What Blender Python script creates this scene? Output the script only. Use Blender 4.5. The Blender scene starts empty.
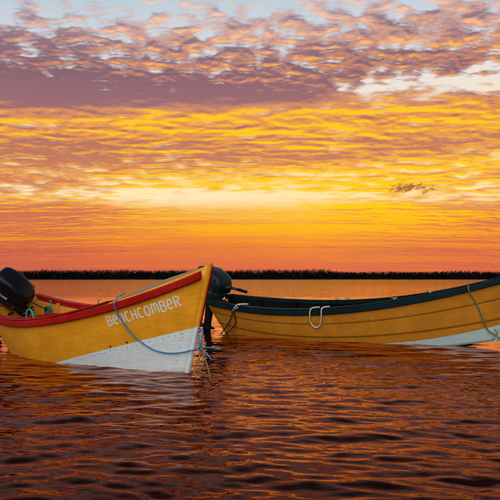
import bpy, math, random
import numpy as np
from math import sin, cos, pi, radians, comb
from mathutils import Vector, Matrix, Euler

random.seed(7)
rng = np.random.default_rng(11)
scene = bpy.context.scene
col = scene.collection

# ------------------------------------------------------------------ camera
CAM_H = 1.15
cam_data = bpy.data.cameras.new("camera")
cam_data.sensor_width = 36.0
cam_data.lens = 36.0 * 726.0 / 500.0
cam_data.clip_start = 0.05
cam_data.clip_end = 6000.0
cam = bpy.data.objects.new("camera", cam_data)
cam.location = (0, 0, CAM_H)
cam.rotation_euler = (radians(90) + math.atan(28.0 / 726.0), 0, 0)
col.objects.link(cam)
scene.camera = cam

scene.view_settings.view_transform = 'Standard'
scene.view_settings.look = 'None'
scene.view_settings.exposure = 0.0
scene.view_settings.gamma = 1.0
scene.view_settings.use_curve_mapping = False


def lin(r, g, b):
    f = lambda c: (c / 12.92) if c <= 0.04045 else ((c + 0.055) / 1.055) ** 2.4
    return (f(r / 255), f(g / 255), f(b / 255), 1.0)


# ------------------------------------------------------------------ node helpers
class NT:
    def __init__(self, tree):
        self.t = tree

    def n(self, kind, **kw):
        nd = self.t.nodes.new(kind)
        for k, v in kw.items():
            setattr(nd, k, v)
        return nd

    def put(self, sock, v):
        if isinstance(v, bpy.types.NodeSocket):
            self.t.links.new(v, sock)
        elif v is not None:
            sock.default_value = v

    def m(self, op, a, b=None, c=None, clamp=False):
        nd = self.n('ShaderNodeMath', operation=op, use_clamp=clamp)
        for i, v in enumerate((a, b, c)):
            self.put(nd.inputs[i], v)
        return nd.outputs[0]

    def smooth(self, x, a, b):
        nd = self.n('ShaderNodeMapRange', interpolation_type='SMOOTHSTEP')
        self.put(nd.inputs['Value'], x)
        self.put(nd.inputs['From Min'], a)
        self.put(nd.inputs['From Max'], b)
        return nd.outputs['Result']

    def ramp(self, fac, stops, interp='LINEAR'):
        nd = self.n('ShaderNodeValToRGB')
        cr = nd.color_ramp
        cr.interpolation = interp
        while len(cr.elements) < len(stops):
            cr.elements.new(0.5)
        for e, (p, c) in zip(cr.elements, stops):
            e.position = p
        for e, (p, c) in zip(cr.elements, stops):
            e.color = c if not isinstance(c, (int, float)) else (c, c, c, 1)
        self.put(nd.inputs[0], fac)
        return nd.outputs[0]

    def mix(self, f, a, b, mode='MIX'):
        nd = self.n('ShaderNodeMix', data_type='RGBA', blend_type=mode)
        self.put(nd.inputs[0], f)
        self.put(nd.inputs[6], a)
        self.put(nd.inputs[7], b)
        return nd.outputs[2]

    def xyz(self, x, y, z):
        nd = self.n('ShaderNodeCombineXYZ')
        for i, v in enumerate((x, y, z)):
            self.put(nd.inputs[i], v)
        return nd.outputs[0]

    def noise(self, vec, scale, detail=3.0, rough=0.5, dist=0.0):
        nd = self.n('ShaderNodeTexNoise')
        self.put(nd.inputs['Vector'], vec)
        nd.inputs['Scale'].default_value = scale
        nd.inputs['Detail'].default_value = detail
        nd.inputs['Roughness'].default_value = rough
        nd.inputs['Distortion'].default_value = dist
        return nd.outputs['Fac']


# ------------------------------------------------------------------ world: sunset sky with cloud deck
SUN_AZ = 0.17      # azimuth of the hidden sun to the right of straight ahead
world = bpy.data.worlds.new("World")
scene.world = world
world.use_nodes = True
world.node_tree.nodes.clear()
W = NT(world.node_tree)


def build_sky():
    tc = W.n('ShaderNodeTexCoord')
    sp = W.n('ShaderNodeSeparateXYZ')
    W.put(sp.inputs[0], tc.outputs['Generated'])
    x, y, z = sp.outputs
    mul, add, sub = (lambda a, b: W.m('MULTIPLY', a, b)), (lambda a, b: W.m('ADD', a, b)), (lambda a, b: W.m('SUBTRACT', a, b))
    hyp = W.m('SQRT', W.m('MAXIMUM', add(mul(x, x), mul(y, y)), 1e-5))
    zc = W.m('MAXIMUM', z, 0.0)
    v = W.m('DIVIDE', zc, hyp)                       # tangent of elevation
    inv = W.m('DIVIDE', 1.0, add(zc, 0.07))          # a cloud deck seen in perspective
    px, py = mul(x, inv), mul(y, inv)
    hx = W.m('DIVIDE', x, hyp)
    hy = W.m('DIVIDE', y, hyp)
    dot = add(mul(hx, sin(SUN_AZ)), mul(hy, cos(SUN_AZ)))
    wide = W.smooth(dot, -0.5, 0.85)
    front = W.smooth(dot, 0.2, 0.8)

    def deck(kx, ky, seed, dy=0.0):
        return W.xyz(mul(px, kx), mul(add(py, dy) if dy else py, ky), seed)

    nbig = sub(W.noise(deck(0.35, 1.0, 3.0), 0.8, 3.0, 0.5), 0.5)
    nband = sub(W.noise(deck(0.22, 1.0, 7.3), 2.3, 3.0, 0.55, 0.3), 0.5)
    e0 = W.m('DIVIDE', v, 0.4, clamp=True)
    # bands sag and rise slightly, and climb to the right
    tilt = mul(mul(hx, 0.16), front)
    e = W.m('ADD', e0, mul(add(add(mul(nbig, 0.20), mul(nband, 0.10)), mul(tilt, -0.35)), mul(e0, 1.5)), clamp=True)

    def Y(row):
        return max(0.0, min(1.0, (278.0 - row) / 290.4))

    def band(*st):
        return W.ramp(e, [(Y(r), c if isinstance(c, float) else lin(*c)) for r, c in st])

    clear = band((278, (204, 94, 78)), (262, (220, 108, 68)), (246, (230, 122, 58)), (228, (240, 148, 56)), (210, (247, 192, 108)), (194, (253, 233, 188)),
                 (160, (250, 212, 128)), (110, (244, 226, 200)), (85, (234, 228, 222)), (45, (212, 216, 222)), (0, (188, 205, 216)))
    gold = band((278, (218, 104, 60)), (245, (238, 138, 44)), (224, (252, 180, 24)), (212, (255, 198, 14)), (190, (255, 206, 22)), (130, (255, 202, 22)), (100, (255, 188, 54)),
                (60, (255, 176, 84)), (25, (246, 196, 164)), (0, (232, 206, 198)))
    midt = band((278, (212, 102, 74)), (245, (230, 122, 60)), (220, (236, 140, 58)), (190, (240, 164, 72)), (150, (238, 158, 70)), (120, (230, 148, 78)),
                (100, (200, 134, 110)), (60, (194, 132, 114)), (25, (210, 168, 158)), (0, (204, 186, 190)))
    dusk = band((278, (194, 90, 78)), (245, (200, 98, 74)), (205, (210, 122, 90)), (170, (204, 128, 92)), (135, (180, 114, 98)), (105, (156, 108, 114)),
                (65, (134, 100, 114)), (30, (152, 124, 138)), (0, (160, 152, 170)))
    right = mul(W.smooth(hx, 0.04, 0.18), front)      # the deck breaks open on the right
    left = mul(W.smooth(hx, -0.12, -0.28), front)
    # cloud relief: density here against density a little nearer the sun, so undersides and far rims light up
    high = W.smooth(e, Y(120), Y(80))

    def blend(a, b):
        return add(mul(a, sub(1.0, high)), mul(b, high))

    a1, a2 = W.noise(deck(1.0, 1.1, 0.0), 11.0, 6.0, 0.54, 0.2), W.noise(deck(1.0, 1.1, 0.0, 0.034), 11.0, 6.0, 0.54, 0.2)
    b1, b2 = W.noise(deck(0.7, 1.0, 5.0), 7.6, 6.5, 0.57, 0.2), W.noise(deck(0.7, 1.0, 5.0, 0.055), 7.6, 6.5, 0.57, 0.2)
    thin = W.noise(deck(0.16, 1.0, 9.0), 3.6, 6.0, 0.6, 0.3)
    dens = blend(b1, a1)
    emb = blend(sub(b1, b2), sub(a1, a2))
    low = W.smooth(e, Y(178), Y(215))
    cover = band((278, 0.36), (245, 0.52), (225, 0.60), (212, 0.54), (204, 0.40), (192, 0.34), (183, 0.58), (150, 0.84), (110, 0.86), (98, 0.92), (76, 0.90), (66, 0.74), (40, 0.70), (22, 0.52), (8, 0.42), (0, 0.38))
    hole = band((122, 0.0), (106, 0.26), (94, 0.56), (84, 0.32), (70, 0.0))
    cover = sub(cover, mul(right, hole))
    cover = add(cover, mul(add(mul(right, 0.26), mul(left, 0.24)), W.smooth(e, Y(170), Y(190))))
    cdens = add(mul(dens, sub(1.0, mul(low, 0.75))), mul(thin, mul(low, 0.75)))
    d2 = add(mul(sub(cdens, 0.5), 1.8), sub(cover, 0.5))
    cov = W.smooth(d2, -0.12, 0.22)
    slab = mul(mul(band((118, 0.0), (101, 1.0), (80, 1.0), (64, 0.0)), W.smooth(add(nband, mul(sub(b1, 0.5), 0.5)), -0.22, 0.02)), sub(1.0, right))
    litb = band((278, 0.20), (245, 0.34), (225, 0.48), (206, 0.36), (190, 0.36), (174, 0.54), (164, 0.30), (154, 0.14), (140, 0.44), (118, 0.50), (106, 0.44), (72, 0.34), (45, 0.38), (0, 0.46))
    gx, gv = W.m('DIVIDE', sub(hx, 0.115), 0.145), W.m('DIVIDE', sub(v, 0.086), 0.038)
    sunglow = mul(W.m('EXPONENT', mul(add(mul(gx, gx), mul(gv, gv)), -1.0)), front)
    lt = add(litb, mul(emb, mul(2.3, sub(1.0, mul(slab, 0.40)))))
    lt = add(lt, add(mul(nband, 1.0), mul(sub(thin, 0.5), mul(low, 2.8))))
    lows = sub(W.noise(deck(0.07, 1.0, 13.0), 1.5, 3.0, 0.55, 0.2), 0.5)
    lt = add(lt, mul(mul(lows, low), 1.5))
    lt = sub(lt, add(mul(slab, 0.44), mul(left, 0.24)))
    lt = add(lt, mul(sunglow, 0.42))
    lt = sub(lt, mul(sub(dens, 0.5), 0.35))           # thick cores are duller than the thin edges
    cloud = W.mix(W.smooth(lt, 0.05, 0.40), dusk, midt)
    cloud = W.mix(W.smooth(lt, 0.38, 0.72), cloud, gold)
    sky = W.mix(cov, clear, cloud)
    sky = W.mix(mul(sunglow, 0.32), sky, lin(255, 208, 10))
    # ragged scud, dark, low in front of the glow
    sx = W.m('DIVIDE', sub(hx, 0.213), 0.042)
    sz = W.m('DIVIDE', sub(v, 0.1225), 0.0075)
    gs = W.m('EXPONENT', mul(add(mul(sx, sx), mul(sz, sz)), -1.0))
    sn = W.noise(W.xyz(hx, mul(add(v, mul(hx, -0.25)), 1.6), 0.0), 70.0, 6.0, 0.65, 0.2)
    sm = mul(W.smooth(add(mul(gs, 0.34), sn), 0.67, 0.84), front)
    sky = W.mix(mul(sm, 0.92), sky, lin(158, 84, 72))
    # away from the sunset the low sky turns to cool dusk pink and grey blue
    anti = W.ramp(e, [(0.0, lin(126, 104, 126)), (0.25, lin(158, 134, 148)), (0.6, lin(146, 152, 172)), (1.0, lin(136, 154, 176))])
    anti = W.mix(mul(cov, 0.55), anti, lin(124, 116, 136))
    sky = W.mix(sub(1.0, wide), sky, anti)
    # overhead the dusk blue deepens, with broken cloud
    zen = W.smooth(v, 0.36, 0.95)
    zc2 = W.mix(W.smooth(a1, 0.4, 0.65), lin(84, 106, 136), lin(112, 110, 128))
    sky = W.mix(zen, sky, zc2)
    # clear-air term from the physical sky, sun just at the horizon
    ns = W.n('ShaderNodeTexSky', sky_type='NISHITA')
    ns.sun_disc = False
    ns.sun_elevation = radians(1.0)
    ns.sun_rotation = SUN_AZ
    tot = W.mix(0.003, sky, ns.outputs[0], 'ADD')
    bg = W.n('ShaderNodeBackground')
    W.put(bg.inputs['Color'], tot)
    bg.inputs['Strength'].default_value = 1.0
    out = W.n('ShaderNodeOutputWorld')
    world.node_tree.links.new(bg.outputs[0], out.inputs['Surface'])


build_sky()
scene.world.cycles.sampling_method = 'MANUAL'
scene.world.cycles.sample_map_resolution = 512

# added soft fill lamp behind and above the camera, standing for the evening sky
fill_data = bpy.data.lights.new("fill_lamp", 'SUN')
fill_data.energy = 2.15
fill_data.angle = radians(70)
fill_data.color = (1.0, 0.97, 0.92)
fill_lamp = bpy.data.objects.new("fill_lamp", fill_data)
fill_lamp.rotation_euler = (radians(56), 0, radians(-14))
fill_lamp.location = (0, -10, 20)
col.objects.link(fill_lamp)


# ------------------------------------------------------------------ materials
def principled(name, rough=0.5, spec=0.5, metal=0.0):
    m = bpy.data.materials.new(name)
    m.use_nodes = True
    t = NT(m.node_tree)
    b = m.node_tree.nodes['Principled BSDF']
    b.inputs['Roughness'].default_value = rough
    b.inputs['Specular IOR Level'].default_value = spec
    b.inputs['Metallic'].default_value = metal
    return m, t, b


def bump(t, b, height, strength=0.2, dist=0.01):
    n = t.n('ShaderNodeBump')
    n.inputs['Strength'].default_value = strength
    n.inputs['Distance'].default_value = dist
    t.put(n.inputs['Height'], height)
    t.put(b.inputs['Normal'], n.outputs[0])


def paint_mat(name, c, var=0.25, rough=0.45, dirt=(0.10, 0.05, 0.02, 1), dirt_amt=0.35, scale=1.0, line=None, below=None, bumpk=0.25, spec=0.22):
    """weathered boat paint; line=(a,b): below z=a+b*x the second colour, in the boat's own coordinates"""
    m, t, b = principled(name, rough, spec)
    tc = t.n('ShaderNodeTexCoord')
    o = tc.outputs['Object']
    n1 = t.noise(o, 3.0 * scale, 5, 0.6)
    n2 = t.noise(o, 22.0 * scale, 4, 0.65, 0.6)
    mp = t.n('ShaderNodeMapping')
    mp.inputs['Scale'].default_value = (3.0, 3.0, 30.0)
    t.put(mp.inputs[0], o)
    n3 = t.noise(mp.outputs[0], 2.2, 4, 0.6, 0.4)
    dark = tuple(k * (1 - var) for k in c[:3]) + (1,)
    lite = tuple(min(1, k * (1 + var * 0.6) + 0.012 * max(c[:3])) for k in c[:3]) + (1,)
    cc = t.mix(t.m('ADD', t.m('MULTIPLY', t.smooth(n1, 0.25, 0.75), 0.45), t.m('MULTIPLY', t.smooth(n3, 0.3, 0.7), 0.5)), dark, lite)
    cc = t.mix(t.m('MULTIPLY', t.smooth(n2, 0.55, 0.75), 0.35), cc, dark)
    # fine pale scratches and a net of rippling water light painted into the colour
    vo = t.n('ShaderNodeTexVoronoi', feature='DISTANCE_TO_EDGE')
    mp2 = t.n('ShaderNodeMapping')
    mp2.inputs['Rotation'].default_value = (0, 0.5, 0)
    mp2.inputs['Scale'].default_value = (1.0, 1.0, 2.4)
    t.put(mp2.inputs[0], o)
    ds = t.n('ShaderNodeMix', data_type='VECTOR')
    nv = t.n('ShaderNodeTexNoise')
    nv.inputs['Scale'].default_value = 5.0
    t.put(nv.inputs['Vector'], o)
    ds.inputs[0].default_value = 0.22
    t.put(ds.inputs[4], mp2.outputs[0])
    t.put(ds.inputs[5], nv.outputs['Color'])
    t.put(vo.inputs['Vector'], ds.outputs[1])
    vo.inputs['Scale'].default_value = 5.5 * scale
    pale_net = t.m('MULTIPLY', t.m('SUBTRACT', 1.0, t.smooth(vo.outputs['Distance'], 0.0, 0.055)), t.smooth(n1, 0.45, 0.62))
    cc = t.mix(t.m('MULTIPLY', pale_net, 0.5), cc, tuple(min(1, k * 1.35 + 0.03 * max(c[:3])) for k in c[:3]) + (1,))
    if line:
        sx = t.n('ShaderNodeSeparateXYZ')
        t.put(sx.inputs[0], o)
        xx = t.m('MAXIMUM', sx.outputs[0], 3.27) if len(line) > 2 else sx.outputs[0]
        lim = t.m('ADD', t.m('MULTIPLY', xx, line[1]), line[0])
        if len(line) > 2:
            lim = t.m('ADD', lim, t.m('MULTIPLY', t.m('MULTIPLY', xx, xx), line[2]))
        jag = t.m('MULTIPLY', t.m('SUBTRACT', t.noise(o, 14.0, 4, 0.7), 0.5), 0.02)
        s = t.m('SUBTRACT', t.m('ADD', lim, jag), sx.outputs[2])
        w = t.smooth(s, -0.002, 0.004)
        w1 = t.mix(t.smooth(n3, 0.35, 0.7), tuple(k * 0.80 for k in below[:3]) + (1,), below)
        w1 = t.mix(t.m('MULTIPLY', t.smooth(n2, 0.58, 0.72), 0.45), w1, tuple(k * 0.5 for k in below[:3]) + (1,))
        cc = t.mix(w, cc, w1)
    dm = t.m('MULTIPLY', t.smooth(n3, 0.52, 0.78), dirt_amt)
    cc = t.mix(dm, cc, dirt)
    t.put(b.inputs['Base Color'], cc)
    t.put(b.inputs['Roughness'], t.m('ADD', t.m('MULTIPLY', n2, 0.3), rough - 0.12))
    bump(t, b, t.m('ADD', n2, t.m('MULTIPLY', n3, 0.8)), bumpk, 0.004)
    return m


def rope_mat(name, c):
    m, t, b = principled(name, 0.8, 0.2)
    tc = t.n('ShaderNodeTexCoord')
    n = t.noise(tc.outputs['Object'], 60, 3, 0.6)
    t.put(b.inputs['Base Color'], t.mix(n, tuple(k * 0.55 for k in c) + (1,), tuple(min(1, k * 1.3) for k in c) + (1,)))
    bump(t, b, t.noise(tc.outputs['Object'], 240, 2), 0.4, 0.002)
    return m


def plain_mat(name, c, rough=0.4, spec=0.5, metal=0.0, var=0.3, scale=18):
    m, t, b = principled(name, rough, spec, metal)
    tc = t.n('ShaderNodeTexCoord')
    n = t.noise(tc.outputs['Object'], scale, 4, 0.6)
    t.put(b.inputs['Base Color'], t.mix(t.smooth(n, 0.3, 0.7), tuple(k * (1 - var) for k in c) + (1,), tuple(min(1, k * (1 + var)) for k in c) + (1,)))
    t.put(b.inputs['Roughness'], t.m('ADD', t.m('MULTIPLY', n, 0.25), rough - 0.12))
    return m


def deck_mat():
    m, t, b = principled('foredeck_canvas', 0.6)
    tc = t.n('ShaderNodeTexCoord')
    n = t.noise(tc.outputs['Object'], 6, 5, 0.65)
    t.put(b.inputs['Base Color'], t.mix(n, (0.20, 0.12, 0.075, 1), (0.36, 0.23, 0.15, 1)))
    bump(t, b, t.noise(tc.outputs['Object'], 70, 3), 0.3, 0.003)
    return m


def water_mat():
    m, t, b = principled('water_surface', 0.03)
    geo = t.n('ShaderNodeNewGeometry')
    pos = geo.outputs['Position']
    mp = t.n('ShaderNodeMapping')
    mp.inputs['Scale'].default_value = (0.55, 1.0, 1.0)
    t.put(mp.inputs[0], pos)
    n1 = t.noise(mp.outputs[0], 9.0, 2, 0.5)
    n2 = t.noise(mp.outputs[0], 1.6, 3, 0.55)
    n3 = t.noise(mp.outputs[0], 0.22, 3, 0.55)
    sp = t.n('ShaderNodeSeparateXYZ')
    t.put(sp.inputs[0], pos)
    far = t.smooth(sp.outputs[1], 16.0, 45.0)       # beyond the modelled ripples the relief is fine texture
    h = t.m('ADD', t.m('MULTIPLY', n1, 0.006), t.m('MULTIPLY', t.m('MULTIPLY', n2, 0.055), far))
    h = t.m('ADD', h, t.m('MULTIPLY', t.m('MULTIPLY', n3, 0.20), far))
    n = t.n('ShaderNodeBump')
    n.inputs['Strength'].default_value = 1.0
    n.inputs['Distance'].default_value = 1.0
    t.put(n.inputs['Height'], h)
    # peat-brown body under a reflecting skin with a red sunset tint painted in
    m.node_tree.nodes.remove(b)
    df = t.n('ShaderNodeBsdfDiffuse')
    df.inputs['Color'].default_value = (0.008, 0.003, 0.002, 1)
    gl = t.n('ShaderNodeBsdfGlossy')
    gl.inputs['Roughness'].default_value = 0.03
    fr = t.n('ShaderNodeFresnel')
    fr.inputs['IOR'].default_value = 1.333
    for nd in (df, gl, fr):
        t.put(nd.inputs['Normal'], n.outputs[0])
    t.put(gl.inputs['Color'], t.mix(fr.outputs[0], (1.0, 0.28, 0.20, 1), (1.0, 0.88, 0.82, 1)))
    fac = t.m('POWER', t.m('MULTIPLY', fr.outputs[0], 1.6, clamp=True), 1.6, clamp=True)  # reflections darkened by hand where the surface faces the camera
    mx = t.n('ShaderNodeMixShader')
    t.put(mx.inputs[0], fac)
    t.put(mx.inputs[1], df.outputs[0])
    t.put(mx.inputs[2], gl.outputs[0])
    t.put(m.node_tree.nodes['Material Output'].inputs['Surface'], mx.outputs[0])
    return m


def foliage_mat():
    m, t, b = principled('dark_foliage', 0.8, 0.1)
    tc = t.n('ShaderNodeTexCoord')
    n = t.noise(tc.outputs['Object'], 0.15, 3)
    t.put(b.inputs['Base Color'], t.mix(n, (0.002, 0.002, 0.002, 1), (0.005, 0.005, 0.004, 1)))
    return m


MAT = dict(
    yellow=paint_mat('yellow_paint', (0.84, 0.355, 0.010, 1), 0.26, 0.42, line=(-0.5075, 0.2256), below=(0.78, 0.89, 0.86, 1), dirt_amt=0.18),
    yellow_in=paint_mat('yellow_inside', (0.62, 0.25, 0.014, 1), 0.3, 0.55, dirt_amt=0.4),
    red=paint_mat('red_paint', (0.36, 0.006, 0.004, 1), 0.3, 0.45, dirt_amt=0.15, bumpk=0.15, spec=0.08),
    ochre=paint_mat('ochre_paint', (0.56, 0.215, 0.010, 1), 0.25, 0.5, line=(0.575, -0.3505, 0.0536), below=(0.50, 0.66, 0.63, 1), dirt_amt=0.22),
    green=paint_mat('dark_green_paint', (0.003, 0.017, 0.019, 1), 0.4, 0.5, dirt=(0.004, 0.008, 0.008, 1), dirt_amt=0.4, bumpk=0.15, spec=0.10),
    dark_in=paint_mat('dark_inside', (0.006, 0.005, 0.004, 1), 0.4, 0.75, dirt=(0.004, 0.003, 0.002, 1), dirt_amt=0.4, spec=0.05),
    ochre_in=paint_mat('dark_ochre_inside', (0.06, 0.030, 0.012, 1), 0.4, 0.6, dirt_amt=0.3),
    deck=deck_mat(),
    letter=plain_mat('white_lettering', (0.72, 0.72, 0.66), 0.5, var=0.12, scale=40),
    cowl=plain_mat('black_cowling', (0.003, 0.004, 0.005), 0.3, 0.2, var=0.3, scale=5),
    cowl_blue=plain_mat('dark_blue_cowling', (0.005, 0.012, 0.016), 0.32, 0.16, var=0.3, scale=5),
    motor_metal=plain_mat('motor_grey', (0.022, 0.028, 0.032), 0.45, 0.3, 0.0),
    black=plain_mat('black_rubber', (0.003, 0.003, 0.004), 0.6, 0.15),
    decal=plain_mat('pale_decal', (0.42, 0.47, 0.50), 0.4),
    steel=plain_mat('worn_steel', (0.40, 0.40, 0.38), 0.35, 0.5, 0.7),
    nail=plain_mat('dark_nail', (0.02, 0.018, 0.016), 0.6),
    blue_rope=rope_mat('blue_rope_fibre', (0.05, 0.24, 0.46)),
    tan_rope=rope_mat('tan_rope_fibre', (0.30, 0.17, 0.06)),
    teal_rope=rope_mat('teal_rope_fibre', (0.02, 0.34, 0.26)),
    dteal_rope=rope_mat('dark_teal_rope_fibre', (0.015, 0.12, 0.12)),
    green_rope=rope_mat('green_rope_fibre', (0.16, 0.20, 0.10)),
    white_rope=rope_mat('white_rope_fibre', (0.62, 0.60, 0.48)),
    dark_rope=rope_mat('dark_rope_fibre', (0.025, 0.018, 0.012)),
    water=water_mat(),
    foliage=foliage_mat(),
    shore=plain_mat('dark_shore', (0.005, 0.0045, 0.004), 0.9, 0.05, scale=0.1),
)


# ------------------------------------------------------------------ mesh helpers
class MB:
    def __init__(self):
        self.v, self.f = [], []

    def add(self, vs, fs):
        o = len(self.v)
        self.v += [tuple(p) for p in vs]
        self.f += [tuple(i + o for i in f) for f in fs]
        return self

    def grid(self, rows, close=False):
        """rows: list of equal-length point lists"""
        n = len(rows[0])
        vs = [p for r in rows for p in r]
        fs = []
        for i in range(len(rows) - 1):
            for j in range(n if close else n - 1):
                k = (j + 1) % n
                fs.append((i * n + j, i * n + k, (i + 1) * n + k, (i + 1) * n + j))
        return self.add(vs, fs)

    def loft(self, rings):
        """closed rings, capped"""
        o = len(self.v)
        self.grid(rings, True)
        n = len(rings[0])
        self.f.append(tuple(o + j for j in reversed(range(n))))
        self.f.append(tuple(o + (len(rings) - 1) * n + j for j in range(n)))
        return self

    def box(self, c, h, M=None):
        vs = [Vector((c[0] + a * h[0], c[1] + b * h[1], c[2] + d * h[2])) for a in (-1, 1) for b in (-1, 1) for d in (-1, 1)]
        if M is not None:
            vs = [M @ p for p in vs]
        return self.add(vs, [(0, 1, 3, 2), (4, 6, 7, 5), (0, 4, 5, 1), (2, 3, 7, 6), (0, 2, 6, 4), (1, 5, 7, 3)])

    def tube(self, pts, r, n=8, twist=0.0, strand=0.0, taper=None):
        pts = [Vector(p) for p in pts]
        rings, up, s = [], None, 0.0
        for i, p in enumerate(pts):
            a = pts[max(i - 1, 0)]
            b = pts[min(i + 1, len(pts) - 1)]
            d = (b - a).normalized()
            if up is None:
                up = Vector((0, 0, 1)) if abs(d.z) < 0.9 else Vector((1, 0, 0))
            x = d.cross(up).normalized()
            up = x.cross(d).normalized()
            if i:
                s += (p - pts[i - 1]).length
            rr = r if taper is None else r * taper(i / (len(pts) - 1))
            rings.append([p + (x * cos(2 * pi * k / n) + up * sin(2 * pi * k / n)) * rr * (1 + strand * cos(3 * 2 * pi * k / n - twist * s)) for k in range(n)])
        return self.loft(rings)

    def build(self, name, mat, parent=None, smooth=False, bevel=0.0):
        me = bpy.data.meshes.new(name)
        me.from_pydata(self.v, [], self.f)
        me.update()
        import bmesh
        bm = bmesh.new()
        bm.from_mesh(me)
        bmesh.ops.recalc_face_normals(bm, faces=bm.faces[:])
        if bevel:
            bmesh.ops.bevel(bm, geom=bm.edges[:], offset=bevel, segments=2, affect='EDGES', profile=0.6)
        bm.to_mesh(me)
        bm.free()
        if smooth:
            me.polygons.foreach_set('use_smooth', [True] * len(me.polygons))
        me.materials.append(MAT[mat])
        o = bpy.data.objects.new(name, me)
        col.objects.link(o)
        if parent:
            o.parent = parent
        return o


def tag(o, label=None, cat=None, group=None, kind=None):
    for k, v in (('label', label), ('category', cat), ('group', group), ('kind', kind)):
        if v:
            o[k] = v
    return o


def empty(name, loc, rot=(0, 0, 0)):
    o = bpy.data.objects.new(name, None)
    o.empty_display_size = 0.2
    o.location = loc
    o.rotation_euler = rot
    col.objects.link(o)
    return o


def bez(p, s):
    n = len(p) - 1
    return sum(comb(n, i) * s ** i * (1 - s) ** (n - i) * p[i] for i in range(n + 1))


def spline(pts, step=0.01):
    """centripetal-ish Catmull-Rom through the points"""
    P = [Vector(p) for p in pts]
    P = [P[0] * 2 - P[1]] + P + [P[-1] * 2 - P[-2]]
    out = []
    for i in range(1, len(P) - 2):
        n = max(2, int((P[i + 1] - P[i]).length / step))
        for k in range(n):
            t = k / n
            a, b, c, d = P[i - 1], P[i], P[i + 1], P[i + 2]
            out.append(0.5 * ((2 * b) + (c - a) * t + (2 * a - 5 * b + 4 * c - d) * t * t + (3 * b - a - 3 * c + d) * t ** 3))
    out.append(P[-2])
    return out


def rope_part(name, pts, r, mat, parent=None, step=0.008):
    return MB().tube(spline(pts, step), r, 9, 2 * pi / 0.045, 0.13).build(name, mat, parent, True)


def smoothstep(a, b, x):
    t = max(0.0, min(1.0, (x - a) / (b - a)))
    return t * t * (3 - 2 * t)


# ------------------------------------------------------------------ water
def build_water():
    def axis(fine0, fine1, step, lo, hi, g):
        a = list(np.arange(fine0, fine1, step))
        d, x, up = step, fine1, []
        while x < hi:
            up.append(x)
            d *= g
            x += d
        up.append(hi)
        d, x, dn = step, fine0, []
        while x > lo:
            d *= g
            x -= d
            dn.append(max(x, lo))
        return np.array(dn[::-1] + a + up)
    xs = axis(-4.2, 6.2, 0.022, -2500, 2500, 1.045)
    # depth rows grow slowly with distance from the shore of the viewer
    ys = [2.6]
    while ys[-1] < 40:
        ys.append(ys[-1] + max(0.012, 0.0042 * ys[-1] ** 1.15))
    d = ys[-1] - ys[-2]
    while ys[-1] < 3000:
        d *= 1.07
        ys.append(ys[-1] + d)
    pre, d, y = [], 0.02, 2.6
    while y > -40:
        d *= 1.15
        y -= d
        pre.append(y)
    ys = np.array(pre[::-1] + ys)
    X, Y = np.meshgrid(xs, ys)
    sx = np.gradient(xs)[None, :]
    sy = np.gradient(ys)[:, None]
    Z = np.zeros_like(X)
    # wind ripples: many trains, crests lying mostly across the view
    K = 110
    for i in range(K):
        lam = 0.09 * (1.1 / 0.09) ** (rng.random() ** 0.95)
        ang = rng.normal(0, 0.48) + 0.10
        k = 2 * pi / lam
        kx, ky = k * sin(ang), k * cos(ang)
        slope = 0.0225 * (0.68 if lam > 0.7 else (1.0 if lam > 0.35 else 1.25))
        amp = slope / k * (0.6 + 0.8 * rng.random())
        ph = rng.random() * 2 * pi
        # slow group envelope so the trains come in patches
        ex, ey = rng.normal(0, 0.5, 2)
        env = 0.5 + 0.5 * np.sin(ex * X + ey * 0.6 * Y + rng.random() * 6.28)
        fade = np.clip((lam / (2.6 * sy)) - 0.35, 0, 1) * np.clip((lam / (2.6 * sx * max(abs(sin(ang)), 0.12))) - 0.3, 0, 1)
        th = kx * X + ky * Y + ph + 0.5 * np.sin(0.7 * X + 0.4 * Y + i)
        Z += amp * env * fade * (np.sin(th) + 0.26 * np.cos(2 * th))
    ny, nx = X.shape
    verts = np.stack([X, Y, Z], -1).reshape(-1, 3).astype(np.float32)
    idx = np.arange(ny * nx).reshape(ny, nx)
    q = np.stack([idx[:-1, :-1], idx[:-1, 1:], idx[1:, 1:], idx[1:, :-1]], -1).reshape(-1).astype(np.int32)
    nf = (ny - 1) * (nx - 1)
    me = bpy.data.meshes.new('water')
    me.vertices.add(len(verts))
    me.vertices.foreach_set('co', verts.ravel())
    me.loops.add(nf * 4)
    me.loops.foreach_set('vertex_index', q)
    me.polygons.add(nf)
    me.polygons.foreach_set('loop_start', np.arange(nf, dtype=np.int32) * 4)
    me.polygons.foreach_set('loop_total', np.full(nf, 4, dtype=np.int32))
    me.polygons.foreach_set('use_smooth', np.ones(nf, dtype=bool))
    me.update(calc_edges=True)
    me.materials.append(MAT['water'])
    o = bpy.data.objects.new('water', me)
    col.objects.link(o)
    tag(o, 'rippled harbour water reflecting the orange sunset', kind='structure')
    print('water quads', nf)


build_water()


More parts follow.
